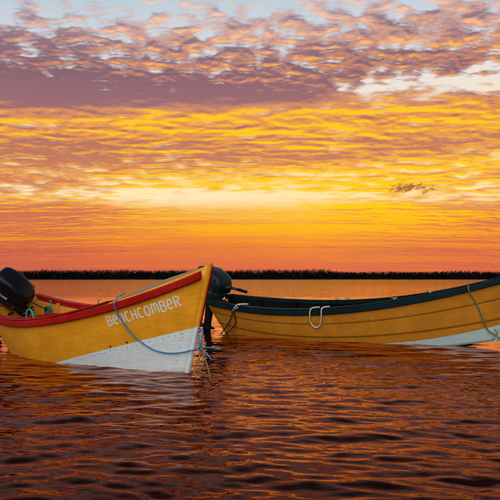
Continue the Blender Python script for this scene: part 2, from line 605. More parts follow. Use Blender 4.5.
# ------------------------------------------------------------------ far shore and its wood
def build_shore():
    rows = []
    prof = [(0, -1.0), (3, 0.15), (8, 0.9), (30, 1.6), (90, 3.0), (200, 3.6), (420, 2.0), (700, -1.5)]
    for i in range(161):
        x = -1000 + 2000 * i / 160
        edge = 560 + 26 * sin(x * 0.006 + 1) + 10 * sin(x * 0.023) - (24 if x < -118 else 0)
        hgt = 1 + 0.25 * sin(x * 0.011 + 2)
        rows.append([(x, edge + d, z * (hgt if z > 0 else 1)) for d, z in prof])
    o = MB().grid(rows).build('shore_land', 'shore', None, True)
    tag(o, 'low dark land along the far side of the water', kind='structure')
    V, Fc = [], []
    r = random.Random(5)
    for i in range(6500):
        x = r.uniform(-620, 620)
        back = r.random() ** 1.3 * 70
        edge = 560 + 26 * sin(x * 0.006 + 1) + 10 * sin(x * 0.023) - (24 if x < -118 else 0)
        y = edge + 7 + back
        top = 6.6 + 0.5 * sin(x * 0.013 + 0.4) + 0.4 * sin(x * 0.041) + 0.35 * sin(x * 0.113 + 1) + (0.6 if x < 70 else -0.9)
        h = top * (1 - 0.16 * r.random() ** 2.0)
        if r.random() < 0.006:
            h *= 1.12
        w = h * r.uniform(0.22, 0.42)
        g = 0.9
        conif = r.random() < 0.12
        for k in range(38):
            u = ((k + r.random()) / 38) ** 1.25
            rad = w * ((1 - u) * 1.0 + 0.12 if conif else max(0.25, cos(pi * 0.5 * u ** 2.2) * 0.9 + 0.2))
            a = r.random() * 6.283
            q = r.random() ** 0.4
            c = Vector((x + rad * q * cos(a), y + rad * q * sin(a), g + u * h))
            s = r.uniform(0.4, 0.8) * (1.7 - 1.38 * u)
            n = Vector((r.gauss(0, 1), r.gauss(0, 1), r.gauss(0, 1))).normalized()
            t1 = n.orthogonal().normalized() * s
            t2 = n.cross(t1)
            b = len(V)
            V += [c - t1 - t2 * 0.4, c + t1 * 0.9 - t2 * 0.6, c + t2 + t1 * 0.2]
            Fc.append((b, b + 1, b + 2))
    m = MB()
    m.v = [tuple(p) for p in V]
    m.f = Fc
    me = bpy.data.meshes.new('far_wood')
    me.from_pydata(m.v, [], m.f)
    me.materials.append(MAT['foliage'])
    o = bpy.data.objects.new('far_wood', me)
    col.objects.link(o)
    tag(o, 'dark wooded strip along the far shore below the sunset', 'wood', kind='stuff')


build_shore()

# ------------------------------------------------------------------ dories
PN = ['bx', 'by', 'head', 'heel', 'L', 'trans', 'b1', 'b2', 'b3', 'z0', 'z1', 'z2', 'z3', 'z4', 'rt', 'rs', 'c0', 'c1', 'c2', 'c3', 'kz0', 'kz1', 'kz2', 'kz3']
P1 = dict(zip(PN, [-0.3971, 8.5454, -0.7944, 0.0824, 5.0479, 0.4951, 0.9042, 1.0216, 0.5964, 0.8189, 0.4832, 0.5774, 0.8095, 1.304, 0.325, 0.5702, 0.2381, 0.6708, 0.6792, 0.388, 0.0083, -0.1933, -0.1964, -0.0975]))
P2 = dict(zip(PN, [4.845, 11.7828, -0.6113, 0.0745, 6.6824, 0.4696, 0.9553, 1.0499, 0.5969, 0.7408, 0.5368, 0.5206, 0.8501, 1.3749, 0.3685, 0.86, 0.29, 0.7487, 0.7501, 0.4523, 0.0057, -0.1998, -0.2003, 0.10]))
BULGE = 0.03


class Hull:
    def __init__(self, p):
        self.p = p
        self.loc = Vector((p['bx'] - p['L'] * cos(p['head']), p['by'] - p['L'] * sin(p['head']), 0))
        self.rot = Euler((p['heel'], 0, p['head']))
        self.M = Matrix.Translation(self.loc) @ self.rot.to_matrix().to_4x4()

    def g(self, s):
        p = self.p
        return Vector((s * p['L'], bez([p['trans'], p['b1'], p['b2'], p['b3'], 0.03], s), bez([p['z0'], p['z1'], p['z2'], p['z3'], p['z4']], s)))

    def c(self, s):
        p = self.p
        return Vector((p['rt'] + s * (p['L'] - p['rt'] - p['rs']), bez([p['c0'], p['c1'], p['c2'], p['c3'], 0.02], s), bez([p['kz0'], p['kz1'], p['kz2'], p['kz3']], s)))

    def side(self, s, t, sg=-1, off=0.0):
        a, b = self.c(s), self.g(s)
        q = a + (b - a) * t
        y = q.y + BULGE * sin(pi * min(max(t, 0), 1)) * 4 * s * (1 - s) + off
        return Vector((q.x, sg * max(y, 0.004), q.z))

    def half_at(self, s, z):
        """inner half beam at height z near station s -> (x, y)"""
        a, b = self.c(s), self.g(s)
        t = (z - a.z) / (b.z - a.z)
        q = self.side(s, t, 1, -0.024)
        return q.x, q.y

    def world(self, q):
        return self.M @ Vector(q)


def frange(a, b, n):
    return [a + (b - a) * i / (n - 1) for i in range(n)]


def plank(h, t0, t1, sg, s0=0.0, s1=1.0, o0=0.0, o1=0.0, th=0.022, ns=64, nt=9):
    """a closed hull plank between two heights"""
    outer = [[h.side(s, t, sg, o0 + (o1 - o0) * (t - t0) / (t1 - t0)) for t in frange(t0, t1, nt)] for s in frange(s0, s1, ns)]
    inner = [[h.side(s, t, sg, -th) for t in frange(t1, t0, nt)] for s in frange(s0, s1, ns)]
    return MB().loft([a + b for a, b in zip(outer, inner)])


def sweep(h, sg, s0, s1, sect, n=70, dz=None):
    """sweep a section [(outward, up)] along the gunwale"""
    rings = []
    for s in frange(s0, s1, n):
        g = h.g(s)
        d = dz(s) if dz else 0.0
        rings.append([Vector((g.x, sg * max(g.y + o, 0.003), g.z + u + d)) for o, u in sect])
    return MB().loft(rings)


def stem_pt(h, t):
    p = h.p
    a, b = h.c(1.0), h.g(1.0)
    return a + (b - a) * t


def build_dory(h, name, mats, cut, seam=None, rail_dz=None, rail_end=1.0, cap_end=1.0, rail_h=0.11):
    root = empty(name, h.loc, h.rot)
    hm, im, rm = mats
    sides = {}
    for sg in (-1, 1):
        if seam:
            sides[sg] = plank(h, seam[1], 1.0, sg, o0=0.0075, o1=0.006).build('side_plank', hm, root, True)
            plank(h, seam[0], seam[1] + 0.03, sg, o0=0.010, o1=0.005, th=0.021).build('side_plank', hm, root, True)
            plank(h, 0.0, seam[0] + 0.03, sg, th=0.02).build('side_plank', hm, root, True)
        else:
            sides[sg] = plank(h, 0.0, 1.0, sg).build('hull_side', hm, root, True)
        # inner skin colour
        ins = MB().grid([[h.side(s, t, sg, -0.027) for t in frange(0.12, 0.992, 8)] for s in frange(0.003, 0.97, 60)])
        ins.build('inner_lining', im, root, True)
    # bottom
    rows = [[Vector((h.c(s).x, h.c(s).y * k, h.c(s).z)) for k in (-1, -0.5, 0, 0.5, 1)] for s in frange(0, 1, 40)]
    MB().grid(rows).build('bottom', hm, root, True)
    # transom with a cut-down middle for the motor
    a, b = h.c(0), h.g(0)

    def tp(y, w, dx=0.0):
        q = a + (b - a) * w
        return Vector((q.x + dx, y, q.z))
    wc = 1 - cut / (b.z - a.z)
    prof = [(-a.y, 0), (-b.y, 1), (-b.y * 0.80, 1.02), (-0.30, 1.01), (-0.24, wc), (0.24, wc), (0.30, 1.01), (b.y * 0.80, 1.02), (b.y, 1), (a.y, 0)]
    m = MB()
    for dx in (-0.025, 0.02):
        m.v += [tuple(tp(y * (0.985 if dx > 0 else 1.0), w, dx)) for y, w in prof]
    n = len(prof)
    quads = [(0, 1, 2, 3, 4), (0, 4, 5, 9), (9, 5, 6, 7, 8)]
    m.f = [q for q in quads] + [tuple(n + i for i in reversed(q)) for q in quads] + [(i, (i + 1) % n, n + (i + 1) % n, n + i) for i in range(n)]
    m.build('transom', hm, root)
    m = MB()
    for dx in (0.023, 0.028):
        m.v += [tuple(tp(y * 0.93, 0.1 + w * 0.87, dx)) for y, w in prof]
    m.f = [q for q in quads] + [tuple(n + i for i in reversed(q)) for q in quads] + [(i, (i + 1) % n, n + (i + 1) % n, n + i) for i in range(n)]
    m.build('transom_lining', im, root)
    if not rail_dz:      # rail carried round the top of the transom
        for sg in (-1, 1):
            m = MB()
            ys = [0.27, b.y * 0.8, b.y + 0.03]
            m.loft([[Vector((dx, sg * y, b.z + dz)) for dx, dz in ((-0.045, -0.07), (0.05, -0.07), (0.05, 0.032), (-0.045, 0.032))] for y in ys])
            m.build('transom_cap', rm, root)
    # stem post
    rings = []
    for t in frange(-0.02, 1.015, 16):
        q = stem_pt(h, t)
        rings.append([Vector((q.x - 0.05, -0.030, q.z)), Vector((q.x + 0.035, -0.022, q.z)), Vector((q.x + 0.045, 0, q.z)),
                      Vector((q.x + 0.035, 0.022, q.z)), Vector((q.x - 0.05, 0.030, q.z))])
    MB().loft(rings).build('stem_post', hm, root)
    # rails
    for sg in (-1, 1):
        MB_ = sweep(h, sg, 0.0, rail_end, [(0.002, 0.004), (0.030, 0.0), (0.034, -0.02), (0.032, -rail_h + 0.012), (0.022, -rail_h), (0.002, -rail_h)], 80, rail_dz)
        MB_.build('outer_rail', rm, root)
        sweep(h, sg, 0.0, cap_end, [(0.040, 0.006), (0.040, 0.020), (0.034, 0.026), (-0.062, 0.026), (-0.068, 0.020), (-0.068, 0.006)], 70).build('rail_cap', rm, root)
        sweep(h, sg, 0.01, min(cap_end, 0.95), [(-0.030, 0.004), (-0.030, -0.055), (-0.058, -0.055), (-0.058, 0.004)], 60).build('inner_rail', rm, root)
    # ribs
    for s in (0.10, 0.22, 0.34, 0.46, 0.58, 0.70):
        for sg in (-1, 1):
            rings = []
            for t in frange(0.3, 0.97, 9):
                o = h.side(s, t, sg, -0.028)
                i2 = h.side(s, t, sg, -0.075)
                rings.append([o + Vector((-0.02, 0, 0)), o + Vector((0.02, 0, 0)), i2 + Vector((0.02, 0, 0)), i2 + Vector((-0.02, 0, 0))])
            MB().loft(rings).build('rib', im, root)
    # floor boards above the bilge
    zf = 0.11
    bw = 0.135
    for k in range(-4, 5):
        y0, y1 = k * bw - bw * 0.47, k * bw + bw * 0.47
        need = max(abs(y0), abs(y1)) + 0.03
        ok = [s for s in frange(0.03, 0.93, 120) if h.half_at(s, zf)[1] > need]
        if len(ok) < 5:
            continue
        x0, x1 = h.half_at(ok[0], zf)[0], h.half_at(ok[-1], zf)[0]
        MB().box(((x0 + x1) / 2, (y0 + y1) / 2, zf), ((x1 - x0) / 2, (y1 - y0) / 2, 0.010)).build('floor_board', im, root)
    return root, sides


def thwart(h, root, s, drop, wid, mat):
    g = h.g(s)
    z = g.z - drop
    x, y = h.half_at(s, z)
    m = MB().box((x, 0, z), (wid / 2, y - 0.03, 0.018))
    return m.build('thwart', mat, root, False, 0.006)


H1, H2 = Hull(P1), Hull(P2)

# --- boat 1
dory1, sides1 = build_dory(H1, 'dory', ('yellow', 'yellow_in', 'red'), 0.12,
                           rail_dz=lambda s: -0.026 * smoothstep(0.6, 1.0, s) - 0.010 * smoothstep(0.5, 0.75, s), rail_end=0.985, cap_end=0.74, rail_h=0.094)
tag(dory1, 'yellow dory with red rail, white forefoot and white name painted on its bow', 'boat', 'dories moored side by side')
for s in (0.10, 0.36, 0.60):
    thwart(H1, dory1, s, 0.20, 0.24, 'red')
# cambered foredeck
rows = []
for s in frange(0.735, 0.992, 40):
    g = H1.g(s)
    cam_h = 0.105 * sin(pi * min(1, (s - 0.735) / 0.257) ** 0.62) ** 0.8 if s > 0.735 else 0
    rows.append([Vector((g.x, g.y * k * 0.993, g.z + 0.003 + cam_h * (1 - abs(k) ** 2.2))) for k in frange(-1, 1, 17)])
n = 17
deck = MB().grid(rows)
deck.grid([[p - Vector((0, 0, 0.018)) for p in r] for r in rows])
deck.build('foredeck', 'deck', dory1, True)
g = H1.g(0.735)
m = MB()
hb = H1.half_at(0.735, 0.15)[1] * 0.72
bk = [(-g.y * 0.94, g.z + 0.004), (g.y * 0.94, g.z + 0.004), (hb, 0.15), (-hb, 0.15)]
m.v = [(g.x - (0.0 if z > 0.5 else 0.10), y, z) for y, z in bk] + [(g.x + 0.02 - (0.0 if z > 0.5 else 0.10), y, z) for y, z in bk]
m.f = [(0, 1, 2, 3), (7, 6, 5, 4), (0, 4, 5, 1), (1, 5, 6, 2), (2, 6, 7, 3), (3, 7, 4, 0)]
m.build('foredeck_bulkhead', 'yellow_in', dory1)
# red band down the port edge of the stem
rings = []
for t in frange(0.42, 0.99, 12):
    q = stem_pt(H1, t)
    rings.append([Vector((q.x + 0.047, -0.001, q.z)), Vector((q.x + 0.055, 0.001, q.z)), Vector((q.x + 0.045, 0.032, q.z)), Vector((q.x + 0.028, 0.032, q.z))])
MB().loft(rings).build('stem_band', 'red', dory1)
# eye bolt on the stem
q = stem_pt(H1, 0.455)
EYE1 = Vector((q.x + 0.085, -0.01, q.z))
MB().tube([EYE1 + Vector((0.028 * cos(a), 0, 0.028 * sin(a))) for a in frange(0, 2 * pi * 0.999, 20)], 0.007).build('eye_bolt', 'steel', dory1, True)
# nail heads along the white paint's edge, drain holes
m = MB()
r = random.Random(3)


def disc(m, h, s, t, rad, off=0.003, sg=-1):
    p0 = h.side(s, t, sg, off)
    du = (h.side(s + 0.004, t, sg, off) - p0).normalized()
    dv = (h.side(s, t + 0.01, sg, off) - p0).normalized()
    nrm = du.cross(dv).normalized() * sg * -1
    if nrm.y * sg < 0:
        nrm = -nrm
    ring = [p0 + (du * cos(k * pi / 4) + dv * sin(k * pi / 4)) * rad for k in range(8)]
    ring2 = [q + nrm * 0.003 for q in ring]
    m.loft([ring, ring2])


def line_t(h, s, a, b, drop):
    """t on the side where z = a + b x - drop"""
    lo, hi = 0.0, 1.0
    for _ in range(30):
        mid = (lo + hi) / 2
        q = h.side(s, mid)
        if q.z < a + b * q.x - drop:
            lo = mid
        else:
            hi = mid
    return lo


for i in range(22):
    s = 0.60 + 0.38 * i / 21 + r.uniform(-0.004, 0.004)
    disc(m, H1, s, line_t(H1, s, -0.5075, 0.2256, 0.035 + r.uniform(-0.008, 0.008)), r.uniform(0.003, 0.0052))
for i in range(8):
    t = 0.10 + 0.36 * i / 7 + r.uniform(-0.02, 0.02)
    disc(m, H1, 0.972 - r.uniform(0, 0.012), t, r.uniform(0.003, 0.0045))
nl = m.build('nail_heads', 'nail', sides1[-1])
nl['kind'] = 'stuff'
for s in (0.745, 0.800):
    mm = MB()
    disc(mm, H1, s, line_t(H1, s, -0.5075, 0.2256, -0.022), 0.014)
    mm.build('drain_plug', 'nail', sides1[-1])

# lettering: hand-painted strokes laid on the planking
def arc(cx, cy, rx, ry, a0, a1, n=14):
    return [(cx + rx * cos(radians(a0 + (a1 - a0) * i / (n - 1))), cy + ry * sin(radians(a0 + (a1 - a0) * i / (n - 1)))) for i in range(n)]


GLY = {
    'B': (0.62, [[(0.08, 0.0), (0.08, 1.0)], [(0.08, 1.0), (0.30, 1.0)] + arc(0.30, 0.77, 0.24, 0.23, 90, -90)[1:] + [(0.08, 0.54)],
                 [(0.08, 0.54), (0.32, 0.54)] + arc(0.32, 0.27, 0.26, 0.27, 90, -90)[1:] + [(0.08, 0.0)]]),
    'e': (0.60, [[(0.06, 0.47), (0.52, 0.50)] + arc(0.30, 0.52, 0.23, 0.42, 0, 180, 18) + arc(0.30, 0.42, 0.24, 0.40, 180, 315, 14)]),
    'a': (0.62, [[(0.10, 0.82)] + arc(0.30, 0.66, 0.22, 0.27, 125, 0, 12) + [(0.52, 0.0)], arc(0.29, 0.28, 0.23, 0.27, 60, 340, 20)]),
    'C': (0.60, [arc(0.32, 0.5, 0.25, 0.49, 50, 310, 24)]),
    'H': (0.62, [[(0.08, 0.0), (0.08, 1.0)], [(0.54, 0.0), (0.54, 1.0)], [(0.08, 0.5), (0.54, 0.52)]]),
    'O': (0.66, [arc(0.33, 0.5, 0.26, 0.49, 90, 447, 30)]),
    'M': (0.78, [[(0.08, 0.0), (0.08, 0.75)] + arc(0.235, 0.75, 0.155, 0.24, 180, 0, 10) + [(0.39, 0.25)], [(0.39, 0.75)] + arc(0.545, 0.75, 0.155, 0.24, 180, 0, 10) + [(0.70, 0.0)]]),
    'R': (0.64, [[(0.08, 0.0), (0.08, 1.0)], [(0.08, 1.0), (0.30, 1.0)] + arc(0.30, 0.75, 0.25, 0.25, 90, -90)[1:] + [(0.08, 0.5)], [(0.28, 0.5), (0.57, 0.0)]]),
    'Y': (0.6, [[(0.02, 1.0), (0.30, 0.5), (0.30, 0.0)], [(0.58, 1.0), (0.30, 0.5)]]),
    'A': (0.62, [[(0.03, 0.0), (0.31, 1.0), (0.59, 0.0)], [(0.15, 0.34), (0.47, 0.34)]]),
}


def ribbon(path, w):
    """dense centre line -> left/right offsets with mitres"""
    L, R = [], []
    for i, (x, y) in enumerate(path):
        ax, ay = path[max(i - 1, 0)]
        bx, by = path[min(i + 1, len(path) - 1)]
        dx, dy = bx - ax, by - ay
        l = math.hypot(dx, dy) or 1
        nx, ny = -dy / l, dx / l
        L.append((x + nx * w, y + ny * w))
        R.append((x - nx * w, y - ny * w))
    return L, R


def letters(text, place, width_w, mat, parent, name='letter', gap=0.12):
    tot = sum(GLY[c][0] + gap for c in text) - gap
    u = 0.0
    for c in text:
        wd, strokes = GLY[c]
        m = MB()
        for k, st in enumerate(strokes):
            dense = []
            for (a, b) in zip(st[:-1], st[1:]):
                nn = max(1, int(math.hypot(b[0] - a[0], b[1] - a[1]) / 0.12))
                dense += [(a[0] + (b[0] - a[0]) * i / nn, a[1] + (b[1] - a[1]) * i / nn) for i in range(nn)]
            dense.append(st[-1])
            L, R = ribbon(dense, width_w)
            off = 0.0015 + 0.0006 * k
            m.grid([[place((u + x) / tot, y, off) for x, y in L], [place((u + x) / tot, y, off) for x, y in R]])
        m.build(name, mat, parent)
        u += wd + gap


def place1(u, w, off):
    s = (0.740 * (1 - u) + 0.952 * u) * (1 - w) + (0.728 * (1 - u) + 0.937 * u) * w
    t = (0.712 * (1 - u) + 0.714 * u) * (1 - w) + (0.835 * (1 - u) + 0.826 * u) * w
    return H1.side(s, t, -1, off)


letters('BeaCHCOMBeR', place1, 0.078, 'letter', sides1[-1])
# rope cleat loop on the far rail
q = H1.g(0.705)
MB().tube([Vector((q.x + 0.05 * cos(a), -q.y + 0.03, q.z + 0.02 + 0.055 * sin(a))) for a in frange(-0.1, pi + 0.1, 16)], 0.007).build('rail_hoop', 'steel', dory1, True)

# --- boat 2
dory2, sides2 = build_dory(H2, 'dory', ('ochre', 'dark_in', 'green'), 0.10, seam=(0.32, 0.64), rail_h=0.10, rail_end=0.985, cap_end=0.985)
tag(dory2, 'long ochre dory with dark green rail and pale forefoot, dark inside', 'boat', 'dories moored side by side')
for s in (0.12, 0.32, 0.52, 0.70):
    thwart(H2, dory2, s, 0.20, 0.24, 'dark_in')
for s, sg in ((0.645, -1), (0.735, -1), (0.36, 1), (0.395, 1)):
    q = H2.g(s)
    c = Vector((q.x, sg * (q.y - 0.02), q.z + 0.026))
    m = MB().box((c.x, c.y, c.z + 0.012), (0.018, 0.012, 0.014))
    m.tube([c + Vector((d, 0, 0.03 + 0.006 * abs(d) * 10)) for d in frange(-0.06, 0.06, 7)], 0.009)
    m.build('cleat', 'steel', dory2, True)


# ------------------------------------------------------------------ outboard motors
def superring(cx, cy, z, hl, hw, n=28, ex=3.0):
    out = []
    for k in range(n):
        a = 2 * pi * k / n
        ca, sa = cos(a), sin(a)
        out.append(Vector((cx + hl * math.copysign(abs(ca) ** (2 / ex), ca), cy + hw * math.copysign(abs(sa) ** (2 / ex), sa), z)))
    return out


def outboard(h, local, tilt, steer, cowl, label, scale=1.0, tiller=True, leg=0.80, shift=(0, 0, 0)):
    root = empty('outboard_motor', h.world(local), h.rot)
    T = Matrix.Translation(shift) @ Matrix.Rotation(tilt, 4, 'Y') @ Matrix.Rotation(steer, 4, 'Z') @ Matrix.Scale(scale, 4)

    def out(m, name, mat, parent=root, sm=True, move=True):
        if move:
            m.v = [tuple(T @ Vector(p)) for p in m.v]
        return m.build(name, mat, parent, sm)
    # cowling: sloped dome over a flared pan
    secs = [(0.185, -0.13, 0.285, 0.185), (0.20, -0.13, 0.30, 0.196), (0.30, -0.132, 0.304, 0.20), (0.42, -0.138, 0.300, 0.197), (0.485, -0.145, 0.288, 0.189),
            (0.512, -0.15, 0.270, 0.176), (0.528, -0.155, 0.235, 0.152), (0.536, -0.16, 0.16, 0.105), (0.539, -0.16, 0.05, 0.04)]
    rings = []
    for z, cx, hl, hw in secs:
        rg = superring(cx, 0, z, hl, hw, 32, 4.4)
        # the lid falls towards the bow
        rings.append([Vector((p.x, p.y, p.z - max(0, p.x + 0.15) * 0.36 * smoothstep(0.25, 0.55, z))) for p in rg])
    cw = out(MB().loft(rings), 'cowling', cowl)
    out(MB().loft([superring(-0.13, 0, z, hl, hw, 32, 4.4) for z, hl, hw in ((0.168, 0.296, 0.192), (0.183, 0.296, 0.192))]), 'cowling_seal', 'black', cw)
    out(MB().loft([superring(cx, 0, z, hl, hw, 32, 2.6) for z, cx, hl, hw in ((0.0, -0.12, 0.15, 0.10), (0.05, -0.12, 0.20, 0.13), (0.12, -0.13, 0.27, 0.175), (0.166, -0.13, 0.29, 0.188))]), 'lower_cowling', 'motor_metal' if cowl != 'cowl' else cowl)
    # pale trim line round the cowling
    st = MB()
    A = superring(-0.135, 0, 0.345, 0.3075, 0.2025, 32, 4.4)
    A = [Vector((p.x, p.y, p.z - max(0, p.x + 0.15) * 0.36 * smoothstep(0.25, 0.55, 0.345))) for p in A]
    st.grid([A, [p + Vector((0, 0, 0.010)) for p in A]], True)
    out(st, 'trim_line', 'motor_metal', cw)
    # over-centre latches and a raised side panel
    for sg in (-1, 1):
        out(MB().box((0.02, sg * 0.198, 0.19), (0.022, 0.010, 0.035)), 'cowling_latch', 'motor_metal', cw, False)
        pn = MB()
        pr = [(-0.37, 0.405), (0.06, 0.375), (0.09, 0.40), (-0.02, 0.435), (-0.36, 0.455)]
        pn.loft([[Vector((x_, sg * 0.192, z_)) for x_, z_ in pr], [Vector((x_, sg * 0.2035, z_)) for x_, z_ in pr]])
        out(pn, 'side_panel', 'motor_metal' if cowl != 'cowl' else 'black', cw, False)
    # air-intake slots and carry grip at the back
    for k in range(3):
        out(MB().box((-0.41, 0, 0.44 + 0.022 * k), (0.02, 0.07, 0.006)), 'intake_slot', 'black', cw, False)
    # mid section, plates, gear case
    rings = [superring(-0.14, 0, z, hl, hw, 20, 2.4) for z, hl, hw in ((0.01, 0.10, 0.075), (-0.12, 0.085, 0.06), (-leg * 0.55, 0.075, 0.042), (-leg * 0.85, 0.085, 0.035), (-leg, 0.10, 0.028))]
    lg = out(MB().loft(rings), 'leg', 'black')
    out(MB().loft([superring(-0.20, 0, z, 0.22, 0.10, 20, 2.2) for z in (-leg * 0.80, -leg * 0.80 + 0.012)]), 'cavitation_plate', 'black', lg)
    rings = []
    for k in range(13):
        u = k / 12
        rad = 0.055 * (sin(pi * min(1, 0.06 + u * 0.86)) ** 0.6)
        rings.append([Vector((0.02 - 0.36 * u, rad * cos(2 * pi * j / 16), -leg - 0.02 + rad * sin(2 * pi * j / 16))) for j in range(16)])
    gc = out(MB().loft(rings), 'gear_case', 'black')
    sk = MB()
    sk.v = [(-0.05, -0.006, -leg - 0.06), (-0.24, -0.006, -leg - 0.06), (-0.23, -0.003, -leg - 0.20), (-0.15, -0.003, -leg - 0.20),
            (-0.05, 0.006, -leg - 0.06), (-0.24, 0.006, -leg - 0.06), (-0.23, 0.003, -leg - 0.20), (-0.15, 0.003, -leg - 0.20)]
    sk.f = [(0, 1, 2, 3), (7, 6, 5, 4), (0, 4, 5, 1), (1, 5, 6, 2), (2, 6, 7, 3), (3, 7, 4, 0)]
    out(sk, 'skeg', 'black', gc, False)
    for k in range(3):
        bl = MB()
        rows = []
        for u in frange(0, 1, 7):
            rad = 0.03 + 0.11 * u
            wd = 0.055 * sin(pi * (0.25 + 0.65 * u))
            a0 = 2 * pi * k / 3
            rr = []
            for q in (-1, 0, 1):
                a = a0 + q * wd / max(rad, 0.05)
                rr.append(Vector((-0.37 - q * wd * 0.5, rad * cos(a), -leg - 0.02 + rad * sin(a))))
            rows.append(rr)
        bl.grid(rows)
        bl.grid([[p + Vector((0.006, 0, 0)) for p in rw] for rw in rows])
        out(bl, 'propeller_blade', 'motor_metal', gc)
    # steering arm / tiller
    if tiller:
        tl = out(MB().tube(spline([(0.10, 0.0, 0.25), (0.22, 0, 0.285), (0.36, 0, 0.30), (0.44, 0, 0.305)], 0.02), 0.030, 10, taper=lambda u: 1.0 - 0.25 * u), 'tiller_arm', 'motor_metal')
        out(MB().tube([(0.43, 0, 0.304), (0.48, 0, 0.307), (0.54, 0, 0.308), (0.62, 0, 0.31)], 0.026, 12), 'tiller_grip', 'black', tl)
        out(MB().tube([(0.30, -0.02, 0.29), (0.31, -0.03, 0.33), (0.33, -0.05, 0.335)], 0.007, 8), 'shift_lever', 'black', tl)
    else:
        fb = MB().tube(spline([(0.10, -0.06, 0.12), (0.20, -0.06, 0.20), (0.235, -0.06, 0.10), (0.16, -0.06, 0.02), (0.05, -0.06, 0.03)], 0.02), 0.018, 8)
        out(fb, 'steering_bracket', 'black')
        out(MB().tube(spline([(0.19, -0.06, 0.20), (0.235, -0.08, 0.24), (0.24, -0.08, 0.29), (0.27, -0.08, 0.30)], 0.02), 0.011, 8), 'shift_lever', 'black')
        out(MB().tube(spline([(0.235, -0.08, 0.24), (0.29, -0.08, 0.25)], 0.02), 0.009, 8), 'shift_lever', 'black')
    # clamp bracket stays upright on the transom
    for sg in (-1, 1):
        cl = MB()
        y = 0.105 * sg
        cl.add([(-0.10, y - 0.012, 0.03), (0.06, y - 0.012, 0.05), (0.075, y - 0.012, -0.15), (0.045, y - 0.012, -0.15), (0.035, y - 0.012, -0.004), (-0.035, y - 0.012, -0.004), (-0.05, y - 0.012, -0.26), (-0.09, y - 0.012, -0.26),
                (-0.10, y + 0.012, 0.03), (0.06, y + 0.012, 0.05), (0.075, y + 0.012, -0.15), (0.045, y + 0.012, -0.15), (0.035, y + 0.012, -0.004), (-0.035, y + 0.012, -0.004), (-0.05, y + 0.012, -0.26), (-0.09, y + 0.012, -0.26)],
               [(0, 1, 4, 5), (1, 2, 3, 4), (0, 5, 6, 7), (8, 13, 12, 9), (9, 12, 11, 10), (8, 15, 14, 13)] + [(i, (i + 1) % 8, 8 + (i + 1) % 8, 8 + i) for i in range(8)])
        cb = out(cl, 'clamp_bracket', 'motor_metal' if cowl != 'cowl' else 'black', root, False, False)
        sc = MB().tube([(0.04, y, -0.12), (0.15, y, -0.12)], 0.013, 8)
        sc.tube([(0.15, y - 0.05, -0.145), (0.155, y, -0.12), (0.15, y + 0.05, -0.105)], 0.012, 8)
        out(sc, 'clamp_screw', 'black', cb, True, False)
    sw = MB().tube([(-0.05, -0.12, 0.02), (-0.05, 0.12, 0.02)], 0.03, 12)
    out(sw, 'tilt_tube', 'motor_metal' if cowl != 'cowl' else 'black', root, True, False)
    tag(root, label, 'outboard motor', 'outboard motors on the dories')
    return root, cw, T


b1 = H1.g(0)
mot1, cw1, T1 = outboard(H1, (0.03, 0.0, P1['z0'] - 0.12), radians(46), radians(36), 'cowl',
                         'black outboard motor tilted up on the stern of the yellow dory', 1.08, False, shift=(0.11, 0.0, -0.05))
b2 = H2.g(0)
mot2, cw2, T2 = outboard(H2, (0.03, 0.0, P2['z0'] - 0.10), radians(13), radians(-6), 'cowl_blue',
                         'dark blue-grey outboard motor with tiller, half hidden behind the yellow bow', 1.27, True, 0.62, shift=(-0.10, 0.0, 0.02))


def place_motor(u, w, off):
    # along the starboard flank of the tilted cowling
    x = -0.36 + 0.24 * u + 0.02 * w
    y = -0.2015 - off
    return T1 @ Vector((x, y, 0.255 + 0.045 * w))


letters('YAMAHA', place_motor, 0.10, 'decal', cw1, 'letter')


# ------------------------------------------------------------------ ropes and gear
def on_side(h, s, t, off=0.02, sg=-1):
    return h.world(h.side(s, t, sg, off))


def thing_rope(name, parts, label, cat='rope', group=None):
    """a rope thing: origin at its first point; parts = [(part name, points, radius, material)]"""
    o = empty(name, parts[0][1][0])
    base = Vector(parts[0][1][0])
    for nm, pts, r, mt in parts:
        rope_part(nm, [Vector(p) - base for p in pts], r, mt, o)
    tag(o, label, cat, group)
    return o


def drop(h, q):
    return h.world(q)


# blue bow line: over the rail, hanging in a bight along the side, tied off at the stem eye
gk = H1.g(0.768)
blue = [H1.world((gk.x - 0.02, -gk.y + 0.12, gk.z + 0.075)), H1.world((gk.x - 0.01, -gk.y - 0.010, gk.z + 0.030)), on_side(H1, 0.769, 0.965, 0.058), on_side(H1, 0.770, 0.91, 0.056)]
blue += [on_side(H1, s, t, o) for s, t, o in ((0.773, 0.85, 0.042), (0.792, 0.70, 0.026), (0.820, 0.55, 0.022), (0.853, 0.431, 0.022), (0.893, 0.331, 0.022), (0.940, 0.275, 0.022), (0.985, 0.263, 0.03))]
KN = H1.world((EYE1.x + 0.01, -0.03, 0.315))      # knot hanging under the eye bolt
blue += [H1.world((4.665, -0.06, 0.283)), KN]
eye_w = H1.world(EYE1)
up = [KN, H1.world((EYE1.x + 0.015, -0.045, 0.40)), H1.world((EYE1.x - 0.01, -0.04, 0.50)), eye_w + Vector((0, 0, 0.0)), H1.world((EYE1.x + 0.035, 0.0, 0.52)), H1.world((EYE1.x + 0.03, -0.02, 0.42)), KN + Vector((0.012, 0, 0.01))]
end1 = [KN, KN + Vector((0.06, -0.02, 0.015)), KN + Vector((0.16, -0.03, 0.012)), KN + Vector((0.245, -0.05, -0.004))]
end2 = [KN, KN + Vector((0.03, -0.03, -0.02)), KN + Vector((0.08, -0.05, -0.06)), KN + Vector((0.135, -0.07, -0.125))]
knot = [KN + Vector((0.022 * cos(a) * (1 + 0.3 * sin(2.3 * a)), 0.022 * sin(a * 1.3), 0.026 * sin(a))) for a in frange(0, 4 * pi, 30)]
